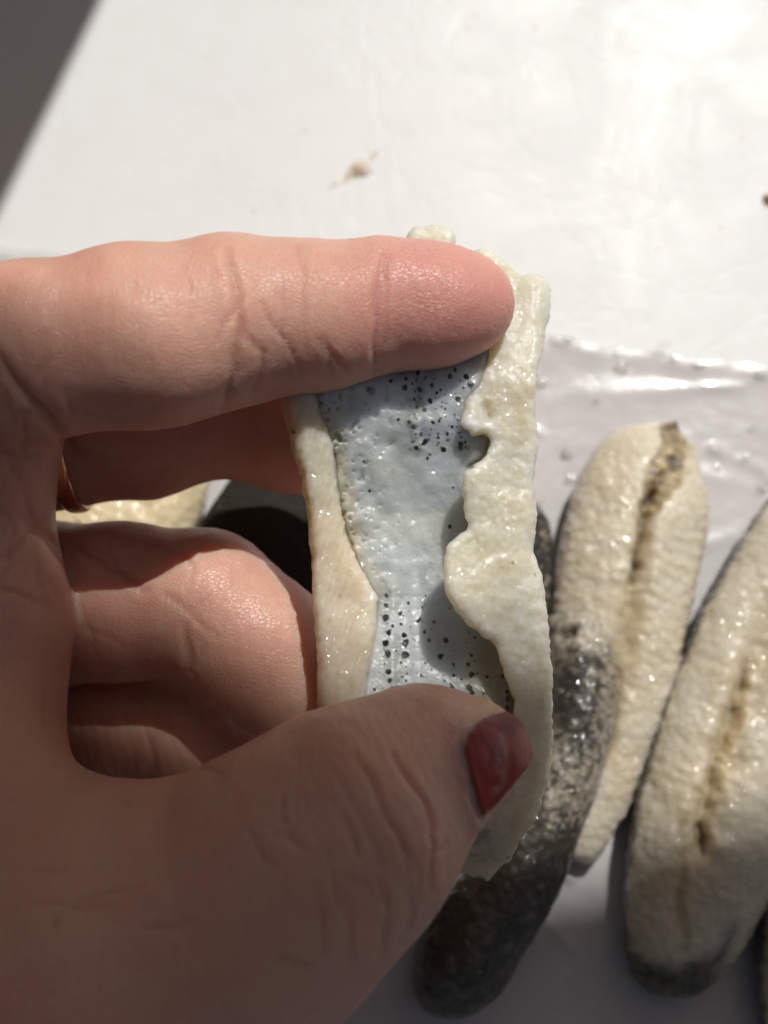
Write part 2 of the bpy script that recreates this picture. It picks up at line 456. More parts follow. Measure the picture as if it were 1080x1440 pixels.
# ------------------------------------------------------------------ sea cucumbers lying on the film
def tube(spine, height, nu=260, nv=120, lift=.0008, flat=.35):
    """body along (px, py, half width px) samples lying on the table: points, section angle, length parameter, normals"""
    sp = np.array(spine, float)
    c = on_table(sp[:, 0], sp[:, 1], height*.45)
    rad = np.array([mm(h, proj(p[None])[2][0]) for h, p in zip(sp[:, 2], c)])
    s = np.concatenate([[0], np.cumsum(np.linalg.norm(np.diff(c, axis=0), axis=1))]); s /= s[-1]
    # catmull-ish smooth resample
    tt = np.linspace(0, 1, nu)
    def sm(y):
        m = np.gradient(y, s); k = np.clip(np.searchsorted(s, tt, side='right')-1, 0, len(s)-2)
        h = s[k+1]-s[k]; x = (tt-s[k])/h
        return (2*x**3-3*x**2+1)*y[k]+(x**3-2*x**2+x)*h*m[k]+(-2*x**3+3*x**2)*y[k+1]+(x**3-x**2)*h*m[k+1]
    cc = np.stack([sm(c[:, 0]), sm(c[:, 1])], 1); rr = np.maximum(np.interp(tt, s, rad), .0002)
    rr = np.maximum(sm(rad), .0002)
    rr *= np.clip(np.minimum(tt, 1-tt)/.012, .0, 1)**.5
    tg = np.gradient(cc, axis=0); tg /= np.linalg.norm(tg, axis=1, keepdims=True)
    sd = np.stack([-tg[:, 1], tg[:, 0]], 1)
    a = np.linspace(0, 2*math.pi, nv, endpoint=False)
    hh = height/2*np.clip(rr/rr.max(), 0, 1)**.6
    ca, sa = np.cos(a), np.sin(a)
    sa2 = np.sign(sa)*np.abs(sa)**.85; sa2 = np.where(sa < 0, sa2*.8, sa2)
    X = cc[:, None, 0]+sd[:, None, 0]*rr[:, None]*ca; Y = cc[:, None, 1]+sd[:, None, 1]*rr[:, None]*ca
    Z = lift + hh[:, None]*.8*(1+0*ca) + hh[:, None]*sa2
    p = np.stack([X, Y, Z], -1).reshape(-1, 3)
    F = grid_faces(nu, nv, True)
    caps = []
    # close the two ends with a fan of quads onto themselves (ends are nearly points)
    nrm = vnormals(p, F)
    ctr = np.stack([np.repeat(cc[:, None, 0], nv, 1), np.repeat(cc[:, None, 1], nv, 1), np.repeat((lift+hh*.8)[:, None], nv, 1)], -1).reshape(-1, 3)
    if ((p-ctr)*nrm).sum() < 0: F = F[:, ::-1]; nrm = -nrm
    A = np.tile(a, nu); TT = np.repeat(tt, nv)
    return p, F, nrm, A, TT
def lerp(a, b, t): 
    t = np.asarray(t)[..., None]; return np.array(a)*(1-t)+np.array(b)*t
PALE, DARK, GREY = (.70, .63, .50), (.022, .02, .017), (.22, .20, .17)

def pale_cucumber(spine, height, label, seed, slit=None, lip=None, grooves=(), brown=None, tip_dark=None, base=(.66, .60, .485), dark_side=0.25, group='sea cucumbers lying on the plastic film', nu=420, nv=220, bumps=1.0):
    p, F, n, A, TT = tube(spine, height, nu, nv)
    px, py, _ = proj(p)
    up = n[:, 2]
    f1, f2, idn = worley(p, 640, seed)
    h1_, _, hid = worley(p, 1250, seed+50)
    b = (.5-f1)*.00036*bumps*(.4+idn) + (.5-h1_)*.00026*hid + .00055*fbm(p, 170, seed, 4)
    # transverse wrinkles
    L0 = (p-p[0])@((p[-1]-p[0])/np.linalg.norm(p[-1]-p[0]))
    wr = np.sin((L0+.0015*fbm(p, 150, seed+3, 3))*2900)
    b += .00006*wr*bumps*smooth(-.1, .5, fbm(p, 90, seed+13, 2))
    mid = np.zeros(len(p)); dk = np.zeros(len(p))
    for pts, wd, dep in grooves:
        g = polyline_dist(px+6*vnoise(p, 400, 2), py, pts); k = np.exp(-(g/wd)**2)*(up > .1)
        b -= dep*k; mid = np.maximum(mid, k*.5)
        b += dep*.12*np.exp(-((g-wd*2.4)/(wd*1.6))**2)*(up > .1)
    if lip:
        lx = np.interp(py, [q[1] for q in lip], [q[0] for q in lip])+6*vnoise(p, 330, 3)+3*vnoise(p, 900, 4); sg = px-lx
        win = smooth(lip[0][1]-30, lip[0][1]+30, py)*smooth(lip[-1][1]+6, lip[-1][1]-12, py)*(up > .1)
        k = np.exp(-((sg+7)/9)**2)*win
        b += win*(.0012*np.exp(-((sg-15)/13)**2)+.0004*np.exp(-((sg+30)/14)**2)) - .0017*k; mid = np.maximum(mid, .8*k); dk = np.maximum(dk, .25*smooth(.6, 1, k)*smooth(-.2, .3, fbm(p, 260, 33, 3)))
    if slit:
        pts, wd, dep = slit
        g = polyline_dist(px+3*vnoise(p, 600, 2), py+3*vnoise(p, 600, 5), pts); k = np.exp(-(g/wd)**2)*(up > .1)
        b -= dep*k; dk = np.maximum(dk, smooth(.45, .95, k))
    col = lerp(base, tuple(np.array(base)*np.array((.80, .70, .52))), np.clip(mid*1.5+.35*smooth(-.1, .5, fbm(p, 130, seed+5, 3)), 0, 1))
    col = lerp(col, (.80, .74, .58), .6*smooth(.25, .6, .75-f1)) if False else col
    col = col*(1-dk[:, None])+np.array((.17, .11, .055))*dk[:, None]
    if brown:
        pts, soft = brown
        s = poly_sd(px+8*vnoise(p, 500, 1), py+8*vnoise(p, 500, 4), pts)
        k = smooth(soft, -soft, s)*(up > 0)
        bc = lerp((.30, .21, .11), (.46, .37, .22), smooth(-.3, .4, fbm(p, 500, 7, 3)))
        bc = lerp(bc, (.09, .055, .03), smooth(.05, .5, fbm(p, 330, 17, 3)))
        col = col*(1-k[:, None])+bc*k[:, None]; b -= .0012*k*(.6+.8*fbm(p, 500, 9, 3))
    if tip_dark:
        for pts, soft in tip_dark:
            s = poly_sd(px+12*fbm(p, 300, 1), py+14*fbm(p, 300, 4), pts); k = smooth(soft, -soft, s)
            col = col*(1-k[:, None])+np.array((.035, .033, .028))*k[:, None]
            b += k*.0005*fbm(p, 700, 3, 3)
    # the back of the animal is dark speckled: it shows along the flanks
    k = smooth(dark_side, dark_side-.32, up+.18*fbm(p, 500, seed+8, 3))
    col = col*(1-k[:, None])+np.array(DARK)*1.6*k[:, None]
    o = mesh_obj('sea_cucumber', p+n*b[:, None], F, FOOT, col)
    if brown:   # the gut that bulges out of the opening
        ok = (s < 3) & (up > 0); Fk = F[ok[F].all(1)]; used = np.unique(Fk); m = np.full(len(p), -1); m[used] = np.arange(len(used))
        lump = fbm(p, 420, 9, 4)
        off = -.0006 + smooth(3, -12, s)*(.0012+.0017*lump)
        gc = lerp((.42, .33, .19), (.24, .16, .08), smooth(-.25, .25, -lump+.25*smooth(915, 900, px)))
        gc = lerp(gc, (.07, .045, .025), smooth(.0, .45, fbm(p, 300, 17, 3)+.8*np.exp(-((px-908)/16)**2-((py-700)/34)**2)-.15))
        gt = mesh_obj('gut', (p+n*(b+off)[:, None])[used], m[Fk], GUT, gc[used], o); gt['label'] = 'brown gut bulging out of the opening'
    tag(o, label, 'sea cucumber', group); return o

pale_cucumber([(955, 596, 18), (940, 622, 50), (920, 655, 78), (906, 692, 92), (890, 760, 97), (874, 840, 96), (868, 930, 86), (858, 1010, 72), (842, 1100, 54), (822, 1175, 37), (810, 1205, 24), (805, 1216, 8)],
    .014, 'pale bumpy sea cucumber on the film with a brown opening at its upper end', 11,
    slit=([(922, 690), (910, 720), (904, 750), (898, 790), (894, 815)], 6, .0026),
    grooves=[([(905, 735), (897, 800), (888, 850), (872, 930), (850, 1050)], 13, .0017), ([(890, 850), (872, 930), (850, 1050)], 26, .0006)],
    brown=([(935, 606), (960, 600), (975, 618), (968, 665), (945, 700), (922, 728), (908, 738), (900, 700), (908, 660), (926, 628)], 7),
    tip_dark=[([(930, 600), (950, 592), (962, 606), (945, 618), (932, 616)], 7)], dark_side=-.1)
pale_cucumber([(1215, 620, 10), (1195, 680, 60), (1165, 740, 86), (1112, 850, 104), (1056, 985, 108), (1026, 1065, 108), (1000, 1150, 105), (986, 1215, 102), (972, 1265, 94), (956, 1325, 80), (945, 1370, 58), (940, 1400, 36), (938, 1416, 8)],
    .017, 'large pale sea cucumber with a slit along it and a black lower tip', 23,
    lip=[(1052, 930), (1040, 985), (1022, 1040), (1006, 1090), (996, 1140), (986, 1168), (994, 1200)], slit=([(992, 1202), (996, 1180), (988, 1166)], 6, .0014),
    grooves=[([(985, 1190), (1004, 1120), (1030, 1030), (1062, 940), (1090, 860)], 24, .0021), ([(962, 1330), (958, 1270), (958, 1200), (962, 1150)], 9, .0005)],
    tip_dark=[([(860, 1290), (885, 1325), (915, 1352), (960, 1362), (1005, 1338), (1035, 1300), (1000, 1440), (860, 1440)], 18)], dark_side=.42, base=(.66, .605, .50))
pale_cucumber([(1145, 1170, 10), (1133, 1230, 48), (1122, 1330, 56), (1115, 1420, 50), (1105, 1490, 12)], .012,
    'sea cucumber cut off by the right border beside a black tip', 31, dark_side=.45, nu=220, nv=120)
pale_cucumber([(30, 940, 10), (70, 880, 70), (130, 800, 95), (190, 715, 90), (225, 655, 74), (255, 600, 40), (265, 585, 8)], .013,
    'yellowish pale sea cucumber glimpsed through the gap below the middle finger', 41, dark_side=-.3, nu=260, nv=140, base=(.72, .63, .42))
pale_cucumber([(40, 1030, 8), (80, 1070, 40), (130, 1105, 52), (170, 1160, 44), (190, 1220, 10)], .010,
    'pale sea cucumber glimpsed in the dark gap below the little finger', 43, dark_side=.0, nu=200, nv=120)

def dark_cucumber(spine, height, label, seed, pale_end=None, mat=None, black=0.0, nu=420, nv=200, light=(.38, .335, .26)):
    p, F, n, A, TT = tube(spine, height, nu, nv)
    px, py, _ = proj(p)
    f1, f2, idn = worley(p, 560, seed)
    b = (.5-f1)*.00016 + .0004*fbm(p, 200, seed, 4)
    sp = .95*fbm(p, 1300, seed, 3, .7)+.16*fbm(p, 220, seed+3, 2)
    dens = smooth(.70, 1.0, n[:, 2])*.36*smooth(1120, 1000, py)+black+1.0*smooth(1110, 1235, py)*(black < .1)
    k = smooth(-.10, .14, sp+dens*.9-.19)*(.97-.12*(black < .1)-.22*(black < .1)*smooth(.1, .5, fbm(p, 700, seed+21, 3)))
    col = lerp(light, DARK, k)
    if pale_end:
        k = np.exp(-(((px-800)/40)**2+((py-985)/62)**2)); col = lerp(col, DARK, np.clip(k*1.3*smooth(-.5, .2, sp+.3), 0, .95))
        pts, hole = pale_end
        s = poly_sd(px, py, pts)+14*fbm(p, 400, 6, 3); m = smooth(14, -14, s)
        col = col*(1-m[:, None])+np.array((.50, .45, .35))*m[:, None]
        g = np.hypot((px-hole[0]+7*vnoise(p, 420, 4))*.55, py-hole[1]+.35*(px-hole[0])+6*vnoise(p, 420, 5)); k = np.exp(-(g/8)**2); b -= .0016*k*(1+fbm(p, 500, 8, 3)); b += .0007*fbm(p, 260, 12, 3)*m
        col = col*(1-np.clip(k*1.2, 0, 1)[:, None])+np.array((.09, .06, .03))*np.clip(k*1.2, 0, 1)[:, None]
    o = mesh_obj('sea_cucumber', p+n*b[:, None], F, mat or SPECK, col)
    tag(o, label, 'sea cucumber', 'sea cucumbers lying on the plastic film'); return o
SPECK = m_speck(); BLACK = m_speck('damp_black_back', .0, .05, .75)
dark_cucumber([(803, 848, 6), (806, 862, 30), (812, 895, 46), (814, 945, 52), (808, 1010, 56), (788, 1080, 58), (757, 1155, 60), (722, 1230, 66), (672, 1310, 68), (636, 1380, 58), (618, 1418, 34), (612, 1440, 6)],
    .019, 'black speckled wet sea cucumber half under the held one, pale ringed upper end', 51,
    pale_end=([(770, 845), (850, 845), (858, 905), (840, 915), (800, 900), (770, 915)], (797, 888)))
dark_cucumber([(712, 690, 8), (730, 730, 36), (733, 800, 42), (728, 880, 38), (715, 940, 8)], .012,
    'dark sea cucumber showing as a sliver right of the held one', 57, black=.5, nu=160, nv=90)
dark_cucumber([(440, 610, 10), (430, 650, 62), (405, 720, 96), (370, 810, 108), (330, 920, 100), (290, 1010, 60), (275, 1050, 8)], .017,
    'black sea cucumber in shade between the middle and ring fingers', 61, black=.75, nu=260, nv=130, mat=BLACK)

# ------------------------------------------------------------------ the opened sea cucumber in the hand
HX0, HX1, HY0, HY1 = 372, 800, 300, 1262
HY = [300, 380, 450, 500, 540, 590, 640, 720, 840, 930, 1010, 1100, 1180, 1250]
def d_mid(y): return np.interp(y, HY, [.1335, .1325, .1300, .1280, .1271, .1276, .1294, .1316, .1324, .1316, .1300, .1292, .1305, .1330])
def d_back(x, y): return d_mid(y) - .0022*((x-600)/170)**2
def d_right(x, y):
    o = np.interp(y, HY, [.1310, .1302, .1288, .1274, .1264, .1258, .1258, .1258, .1254, .1255, .1256, .1262, .1280, .1320])
    xe = np.interp(y, [300, 500, 780, 1000, 1250], [740, 750, 755, 775, 720])
    t = np.clip((xe-x)/120, -.3, 1.2)
    lift = np.interp(y, HY, [0, 0, 0, .0002, .0006, .0012, .0018, .0024, .0026, .0020, .0014, .0008, .0004, 0])
    return o + .0008 - lift*t + .0022*np.clip((x-xe)/40, 0, 2)**2
def d_left(x, y):
    o = np.interp(y, HY, [.1300, .1290, .1262, .1250, .1244, .1246, .1254, .1266, .1270, .1262, .1250, .1250, .1260, .1280])
    return o + .0026*smooth(400, 520, x) + .0018*np.clip((430-x)/30, 0, 2)
RIGHT_PTS = [(664, 352), (683, 346), (700, 356), (718, 372), (734, 386), (752, 384), (768, 387), (777, 405), (774, 440), (769, 462), (764, 490), (757, 512), (752, 545), (751, 580), (754, 622), (750, 680), (755, 735), (752, 780), (764, 812), (770, 850), (772, 882), (776, 960), (779, 1030), (774, 1090), (760, 1130), (740, 1170), (716, 1208), (700, 1222), (686, 1238), (668, 1232), (645, 1226), (630, 1190), (660, 1150), (690, 1125),
             (715, 1080), (722, 1040), (722, 985), (706, 940), (697, 905), (680, 896), (663, 882), (640, 860), (628, 838), (622, 815), (621, 785), (630, 762), (645, 750), (656, 745), (652, 722), (648, 690), (651, 662), (662, 655), (681, 640), (687, 618), (681, 612), (665, 613), (652, 604), (645, 596), (650, 574), (652, 556), (668, 543), (678, 528), (679, 514), (684, 490), (690, 440), (676, 380)]
LEFT_PTS = [(388, 520), (394, 565), (405, 600), (420, 660), (432, 720), (439, 800), (441, 860), (446, 930), (449, 1010), (470, 1060), (505, 1020), (513, 985), (517, 950), (526, 905), (531, 870), (533, 842), (524, 828), (507, 800), (489, 750), (479, 710), (472, 660), (470, 625), (459, 595), (445, 555), (440, 520)]
BACK_PTS = [(572, 330), (583, 316), (598, 319), (612, 315), (630, 317), (640, 326), (638, 345), (650, 372), (690, 365), (740, 400), (750, 480), (742, 560), (744, 700), (748, 800), (764, 900), (768, 1030), (758, 1110), (720, 1180), (690, 1222), (664, 1232), (640, 1224), (600, 1150), (500, 1080), (452, 1030), (450, 900), (446, 780), (432, 680), (410, 590), (398, 520), (470, 440), (560, 380)]
def held():
    st = 2.0
    xs = np.arange(HX0, HX1, st); ys = np.arange(HY0, HY1, st); ds = np.arange(.1165, .1385, .0003)
    X, Y = np.meshgrid(xs, ys, indexing='ij')
    k = .132*T/540
    pr = poly_sd(X, Y, ragged(RIGHT_PTS, 7, 1.6, 3))*k
    pl = poly_sd(X, Y, ragged(LEFT_PTS, 7, 1.2, 4))*k
    pb = poly_sd(X, Y, ragged(BACK_PTS, 8, 1.5, 6))*k
    # a small hole through the right flap
    hole = polyline_dist(X, Y, [(683, 572), (685, 580), (688, 586)])*k - .00028
    pr = np.maximum(pr, -hole)
    D = ds[None, None, :].astype(f4)
    g = lambda a: a[:, :, None].astype(f4)
    def sheet(p2, dep, th, r): return smax(g(p2), np.abs(D-g(dep))-g(th), r)
    Fr = sheet(pr, d_right(X, Y), .00135+.0004*np.sin(Y/37.)*np.cos(X/23.), .0016)
    Fl = sheet(pl, d_left(X, Y), .0017+0*X, .0016)
    # back sheet; rim thick so the flaps grow out of it
    Fb = sheet(pb, d_back(X, Y)+.0009, .0013+0*X, .0012)
    wallr = sheet(np.maximum(pb, (748-X+.02*np.abs(Y-760))*k*.9), .5*(d_back(X, Y)+d_right(X, Y)), np.maximum(.5*(d_back(X, Y)-d_right(X, Y)), .0012), .001)
    walll = sheet(np.maximum(pb, (X-np.interp(Y, [500, 700, 850, 1050], [430, 458, 470, 480]))*k*.9), .5*(d_back(X, Y)+d_left(X, Y)), np.maximum(.5*(d_back(X, Y)-d_left(X, Y)), .0012), .001)
    F = smin(smin(smin(smin(Fb, wallr, .001), Fr, .0012), walll, .001), Fl, .0012)
    F[:, :, 0] = 1; F[:, :, -1] = 1; F[0] = 1; F[-1] = 1; F[:, 0] = 1; F[:, -1] = 1
    gv, q = surface_nets(F)
    v = P(HX0+gv[:, 0]*st, HY0+gv[:, 1]*st, ds[0]+gv[:, 2]*.0003)
    v = relax(v, q, 2, .5)
    n = vnormals(v, q)
    # which way is out
    if (n*(CAM-v)).sum(1)[np.argsort(proj(v)[2])[:2000]].mean() < 0: q = q[:, ::-1]; n = -n
    px, py, d = proj(v)
    facing = (n*((CAM-v)/np.linalg.norm(CAM-v, axis=1, keepdims=True))).sum(1)
    f1, f2, idn = worley(v, 520, 3); g1, g2, gid = worley(v, 1250, 8)
    amp = smooth(600, 680, px)*.9+.3
    b = amp*((.5-f1)*.00026*(.4+idn)+(.45-g1)*.00012) + .00028*fbm(v, 260, 2, 4)
    # fine folds running along the left flap and the outer edge
    b += .00016*fbm(np.stack([px*.004+py*.0011, py*.0006, d*8], 1), 60, 5, 3)*smooth(560, 500, px)
    edge_r = smooth(28, 4, np.abs(px-np.interp(py, [400, 512, 620, 780, 880, 1030, 1130, 1230], [776, 757, 752, 752, 772, 779, 760, 690])))
    b += edge_r*(.00035*fbm(v, 230, 6, 4, .6))
    v2 = v+n*b[:, None]
    base = lerp((.73, .71, .62), (.77, .71, .56), smooth(560, 800, py)*smooth(820, 600, px*0+py*.3+500))
    t = smooth(-.25, .45, fbm(v, 160, 12, 4))
    col = lerp(base, (.70, .61, .43), t*.45)
    col = lerp(col, (.66, .655, .57), smooth(560, 380, py)*.7)
    col = lerp(col, (.76, .62, .46), smooth(540, 500, px)*smooth(620, 760, py)*.6)
    # tan outer edge of the left flap
    lf = np.interp(py, [520, 600, 720, 860, 1010], [390, 405, 432, 442, 450])
    col = lerp(col, (.50, .34, .18), smooth(22, 2, px-lf)*smooth(.1, .7, .5+fbm(v, 200, 15, 3))*.75)
    # brown-grey back, as the outside of the body is pigmented
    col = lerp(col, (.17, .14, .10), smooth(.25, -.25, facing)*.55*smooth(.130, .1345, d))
    col = lerp(col, (.46, .41, .30), smooth(1110, 1200, py)*.75)  # shade on the tail, painted into the flesh colour
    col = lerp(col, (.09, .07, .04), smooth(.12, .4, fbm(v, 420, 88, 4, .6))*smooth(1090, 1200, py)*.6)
    # freckles
    fr, _, fid = worley(v, 330, 77)
    col = lerp(col, (.10, .08, .04), smooth(.14, .06, fr)*(fid > .62))
    return v2, q, col
hv, hq, hcol = held()
hbase = np.array((hv[:, 0].mean(), hv[:, 1].mean(), hv[:, 2].min()))
hc = empty('sea_cucumber', hbase)
tag(hc, 'cut open sea cucumber held in the hand, bluish spotted inside showing', 'sea cucumber')
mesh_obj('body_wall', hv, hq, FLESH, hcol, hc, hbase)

SPOTS = [(549, 535, 4), (571, 533, 3), (580, 540, 3), (607, 541, 4), (632, 529, 5), (620, 548, 3), (597, 575, 4), (605, 563, 4), (614, 553, 4), (622, 565, 3), (626, 575, 3), (644, 560, 5), (606, 565, 3), (618, 592, 3), (609, 594, 4), (575, 593, 4), (582, 601, 4), (592, 611, 4), (598, 620, 5), (586, 629, 7), (596, 622, 5), (624, 632, 4), (648, 627, 6), (655, 622, 4), (512, 649, 2.6), (520, 690, 3.2), (633, 740, 3.2), (637, 686, 3), (560, 590, 3), (662, 540, 6), (655, 530, 5), (640, 520, 4), (590, 548, 5), (583, 562, 3), (601, 645, 3), (636, 600, 3), (629, 610, 3), (616, 615, 2.5), (570, 545, 5), (588, 524, 4), (652, 545, 4),
    (544, 837, 4), (543, 850, 4), (542, 868, 6.5), (547, 890, 4.5), (542, 904, 6), (545, 919, 7), (546, 945, 5), (548, 956, 5), (552, 968, 4), (563, 862, 4), (564, 878, 2.5), (568, 893, 5), (570, 904, 7), (571, 921, 7), (564, 932, 3), (573, 947, 3), (571, 957, 4), (598, 838, 3), (575, 848, 4), (589, 872, 5.5), (597, 889, 3), (603, 901, 3.2), (626, 901, 6), (620, 923, 6), (598, 932, 3), (607, 941, 3), (637, 934, 3.5), (638, 950, 4), (634, 962, 3), (663, 922, 3), (663, 949, 6), (661, 967, 7), (664, 974, 6), (636, 966, 6), (635, 974, 4), (600, 966, 4), (602, 973, 3), (625, 957, 2.5), (658, 935, 4), (685, 951, 3), (706, 951, 4), (713, 982, 6), (712, 972, 4), (714, 995, 5), (527, 970, 4), (513, 972, 5), (557, 915, 4), (566, 951, 3), (583, 900, 2), (552, 880, 2.5), (680, 975, 3), (592, 950, 2.5), (649, 955, 2.5)]
def lining():
    st = 1.1
    xs, ys = np.arange(425, 745, st), np.arange(440, 1090, st)
    X, Y = np.meshgrid(xs, ys, indexing='ij'); x, y = X.ravel(), Y.ravel()
    d = d_back(X, Y).ravel()-.00165
    p0 = P(x, y, d)
    # pits and lacy texture on the left side, bands along the body
    f1, f2, idn = worley(p0*np.array((1, .7, 1)), 620, 5)
    lace = smooth(590, 470, x)*smooth(470, 540, y)*smooth(900, 760, y)
    pw = p0+np.stack([vnoise(p0, 700, 81), vnoise(p0, 700, 82), vnoise(p0, 700, 83)], 1)*.0006; f1, f2, idn = worley(pw*np.array((1, .7, 1)), 620, 5)
    pit = lace*smooth(.42, .12, f1)*(idn > .35)*smooth(-.3, .2, vnoise(p0, 260, 84))
    q1_, _, qid = worley(p0, 1150, 15); pit2 = lace*smooth(.4, .15, q1_)*(qid > .45)
    d = d + .0006*pit2 + .0013*pit + .0010*lace*np.clip(fbm(p0, 330, 9, 4), -.5, .5)
    bands = np.exp(-((x-(553-.012*(y-840)))/5)**2)+np.exp(-((x-(585+.05*(y-900)))/7)**2)
    low = smooth(790, 830, y)
    d = d - .00035*bands*low*smooth(.0, .5, .6+.3*np.sin(y*.35))
    # fold crossing at y~800 where the muscle ends and the torn seam near the top
    d = d - .00014*np.exp(-((y-(797-.07*(x-520)+5*vnoise(p0, 200, 41)))/6)**2)*smooth(650, 560, x)
    wsx, wsy = x+9*vnoise(p0, 420, 61)+4*vnoise(p0, 1100, 62), y+8*vnoise(p0, 420, 63)
    seam = np.minimum(polyline_dist(wsx, wsy, [(572, 520), (578, 560), (586, 600), (588, 632)]), 2+polyline_dist(wsx, wsy, [(590, 520), (584, 560), (587, 590)]))
    d = d - .0008*np.exp(-(seam/4)**2)*smooth(-.1, .5, .2+fbm(p0, 500, 3, 3)) + .00028*np.exp(-((seam-9)/6)**2)*smooth(-.2, .4, vnoise(p0, 380, 64))
    d = d + .00028*fbm(p0, 500, 31, 4)
    # rises towards both walls
    inner = np.interp(y, [540, 590, 640, 720, 800, 840, 870, 950, 1010], [440, 452, 471, 481, 506, 530, 529, 515, 505])
    d = d + .0030*smooth(6, -14, x-inner)
    innr = np.interp(y, [440, 490, 515, 540, 570, 600, 618, 640, 655, 700, 750, 800, 860, 900, 960], [690, 682, 678, 668, 652, 648, 684, 680, 656, 652, 652, 624, 645, 695, 715])
    d = d + .0016*smooth(-4, 16, x-innr)
    c = lerp((.68, .73, .745), (.60, .66, .70), smooth(560, 640, x)); c = lerp(c, (.66, .68, .63), smooth(-.1, .5, fbm(p0, 150, 51, 4))*.7); c = lerp(c, (.54, .59, .61), smooth(.0, .5, fbm(p0, 240, 52, 4))*.6)
    c = lerp(c, (.62, .66, .56), lace*.55*smooth(-.2, .4, fbm(p0, 230, 4, 3)))
    c = lerp(c, (.68, .73, .74), low*smooth(690, 560, x)*.8)
    c = lerp(c, (.72, .76, .80), np.exp(-((x-530)/28)**2-((y-575)/45)**2)*.7)
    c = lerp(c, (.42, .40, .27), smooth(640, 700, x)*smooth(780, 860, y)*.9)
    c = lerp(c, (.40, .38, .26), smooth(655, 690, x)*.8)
    c = lerp(c, (.36, .37, .27), np.maximum(pit*.45, pit2*.12))
    c = lerp(c, (.26, .27, .22), .55*np.exp(-(seam/16)**2)*smooth(-.1, .4, fbm(p0, 700, 6, 4)))
    c = lerp(c, (.62, .60, .46), smooth(34, 2, x-inner+14*fbm(p0, 300, 65, 4))*smooth(860, 760, y))
    # pigment: spots of many sizes and smudges between them
    s = np.zeros(len(x)); wob = 1+.5*vnoise(p0, 1500, 3)+.3*vnoise(p0, 3000, 4)
    for sx, sy, r in SPOTS:
        s = np.maximum(s, smooth(1.25, .75, np.hypot((x-sx), (y-sy)*.85)/(.66*r*wob)))
    rng = np.random.RandomState(4)
    for _ in range(150):
        if rng.rand() < .5: sx, sy = rng.uniform(575, 670), rng.uniform(525, 640)
        else: sx, sy = rng.choice([543, 568, 600, 635, 662])+rng.normal(0, 6), rng.uniform(830, 985)
        s = np.maximum(s, .8*smooth(1.3, .6, np.hypot(x-sx, y-sy)/(rng.uniform(.8, 2.0)*wob)))
    smudge = .8*smooth(.0, .4, fbm(p0, 600, 18, 4))*(np.exp(-((x-588)/22)**2-((y-610)/34)**2)+.8*np.exp(-((x-655)/18)**2-((y-622)/20)**2)+.7*np.exp(-((x-610)/20)**2-((y-800)/22)**2)+.5*low*np.exp(-((x-556)/24)**2))
    c = lerp(c, (.10, .11, .07), np.clip(smudge, 0, .8)); c = lerp(c, (.012, .012, .011), s)
    top = P(x, y, d-.00008*s)
    bot = P(x, y, d_back(X, Y).ravel()-.0004)
    n = len(top); nx, ny = len(xs), len(ys); F = grid_faces(nx, ny)
    F = F if np.cross(top[F[0, 1]]-top[F[0, 0]], top[F[0, 2]]-top[F[0, 0]]) @ (CAM-top[F[0, 0]]) > 0 else F[:, ::-1]
    # trim to the body outline
    sd = poly_sd(x, y, BACK_PTS); keep = (sd < -14) & (x < np.interp(y, [440, 500, 560, 620, 660, 760, 900, 960], [690, 698, 702, 708, 700, 700, 735, 760]))
    F = F[keep[F].all(1)]
    used = np.unique(F); m = np.full(n, -1); m[used] = np.arange(len(used)); F = m[F]
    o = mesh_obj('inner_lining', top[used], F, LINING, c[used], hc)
    o['label'] = 'bluish wet inner lining with rows of black spots'
lining()

# ------------------------------------------------------------------ the hand: one continuous surface from a field of tapered limbs
def J(px, py, d, rpx, rd=None): return (P(px, py, d), mm(rpx, rd or d))
def chain(*js): return [(a, b) for a, b in zip(js[:-1], js[1:])]
INDEX = chain(J(-150, 525, .122, 132), J(50, 494, .1195, 120), J(190, 474, .1205, 124), J(328, 451, .1222, 113), J(430, 443, .1236, 100), J(532, 430, .1244, 88), J(600, 429, .1247, 81), J(658, 428, .1250, 66))
INDEX_PADS = [J(240, 486, .1190, 104), J(465, 450, .1222, 82), J(625, 430, .1245, 72)]
MIDDLE = chain(J(-150, 640, .142, 130), J(90, 602, .144, 106), J(200, 594, .144, 102), J(310, 572, .145, 91), J(415, 592, .1445, 97), J(520, 590, .1425, 88), J(600, 590, .1405, 78))
RINGF = chain(J(-140, 850, .150, 125), J(60, 850, .148, 112), J(170, 845, .1445, 106), J(288, 852, .1415, 102), J(365, 912, .1405, 97), J(450, 985, .1400, 89), J(520, 1050, .1420, 78))
PINKY = chain(J(-140, 1000, .160, 108), J(60, 1000, .1570, 86), J(170, 1010, .1550, 85), J(262, 1028, .1525, 82), J(350, 1082, .1515, 78), J(430, 1140, .163, 68), J(480, 1180, .161, 58))
THUMB = chain(J(-60, 1470, .118, 330), J(95, 1400, .113, 288), J(345, 1277, .1105, 190), J(445, 1198, .1095, 160), J(510, 1142, .1098, 140), J(600, 1072, .1140, 94), J(664, 1060, .1165, 71))
PALM = chain(J(-50, 585, .128, 136), J(-66, 720, .1300, 118), J(-58, 870, .1300, 138), J(-72, 1010, .128, 138), J(-110, 1120, .122, 180), J(-120, 1350, .120, 260), J(-420, 1800, .128, 420)) \
     + chain(J(-160, 640, .142, 150), J(-190, 950, .146, 190), J(-300, 1350, .138, 330)) + chain(J(-160, 850, .15, 140), J(-180, 1000, .157, 120), J(-300, 1400, .148, 260))
def cap_sd(p, a, b):
    (A, ra), (B, rb) = a, b
    ba = B-A; l2 = ba@ba
    h = np.clip(((p-A)@ba)/l2, 0, 1); h2 = h
    return np.linalg.norm(p-A-h[:, None]*ba, axis=1) - (ra+(rb-ra)*h2)
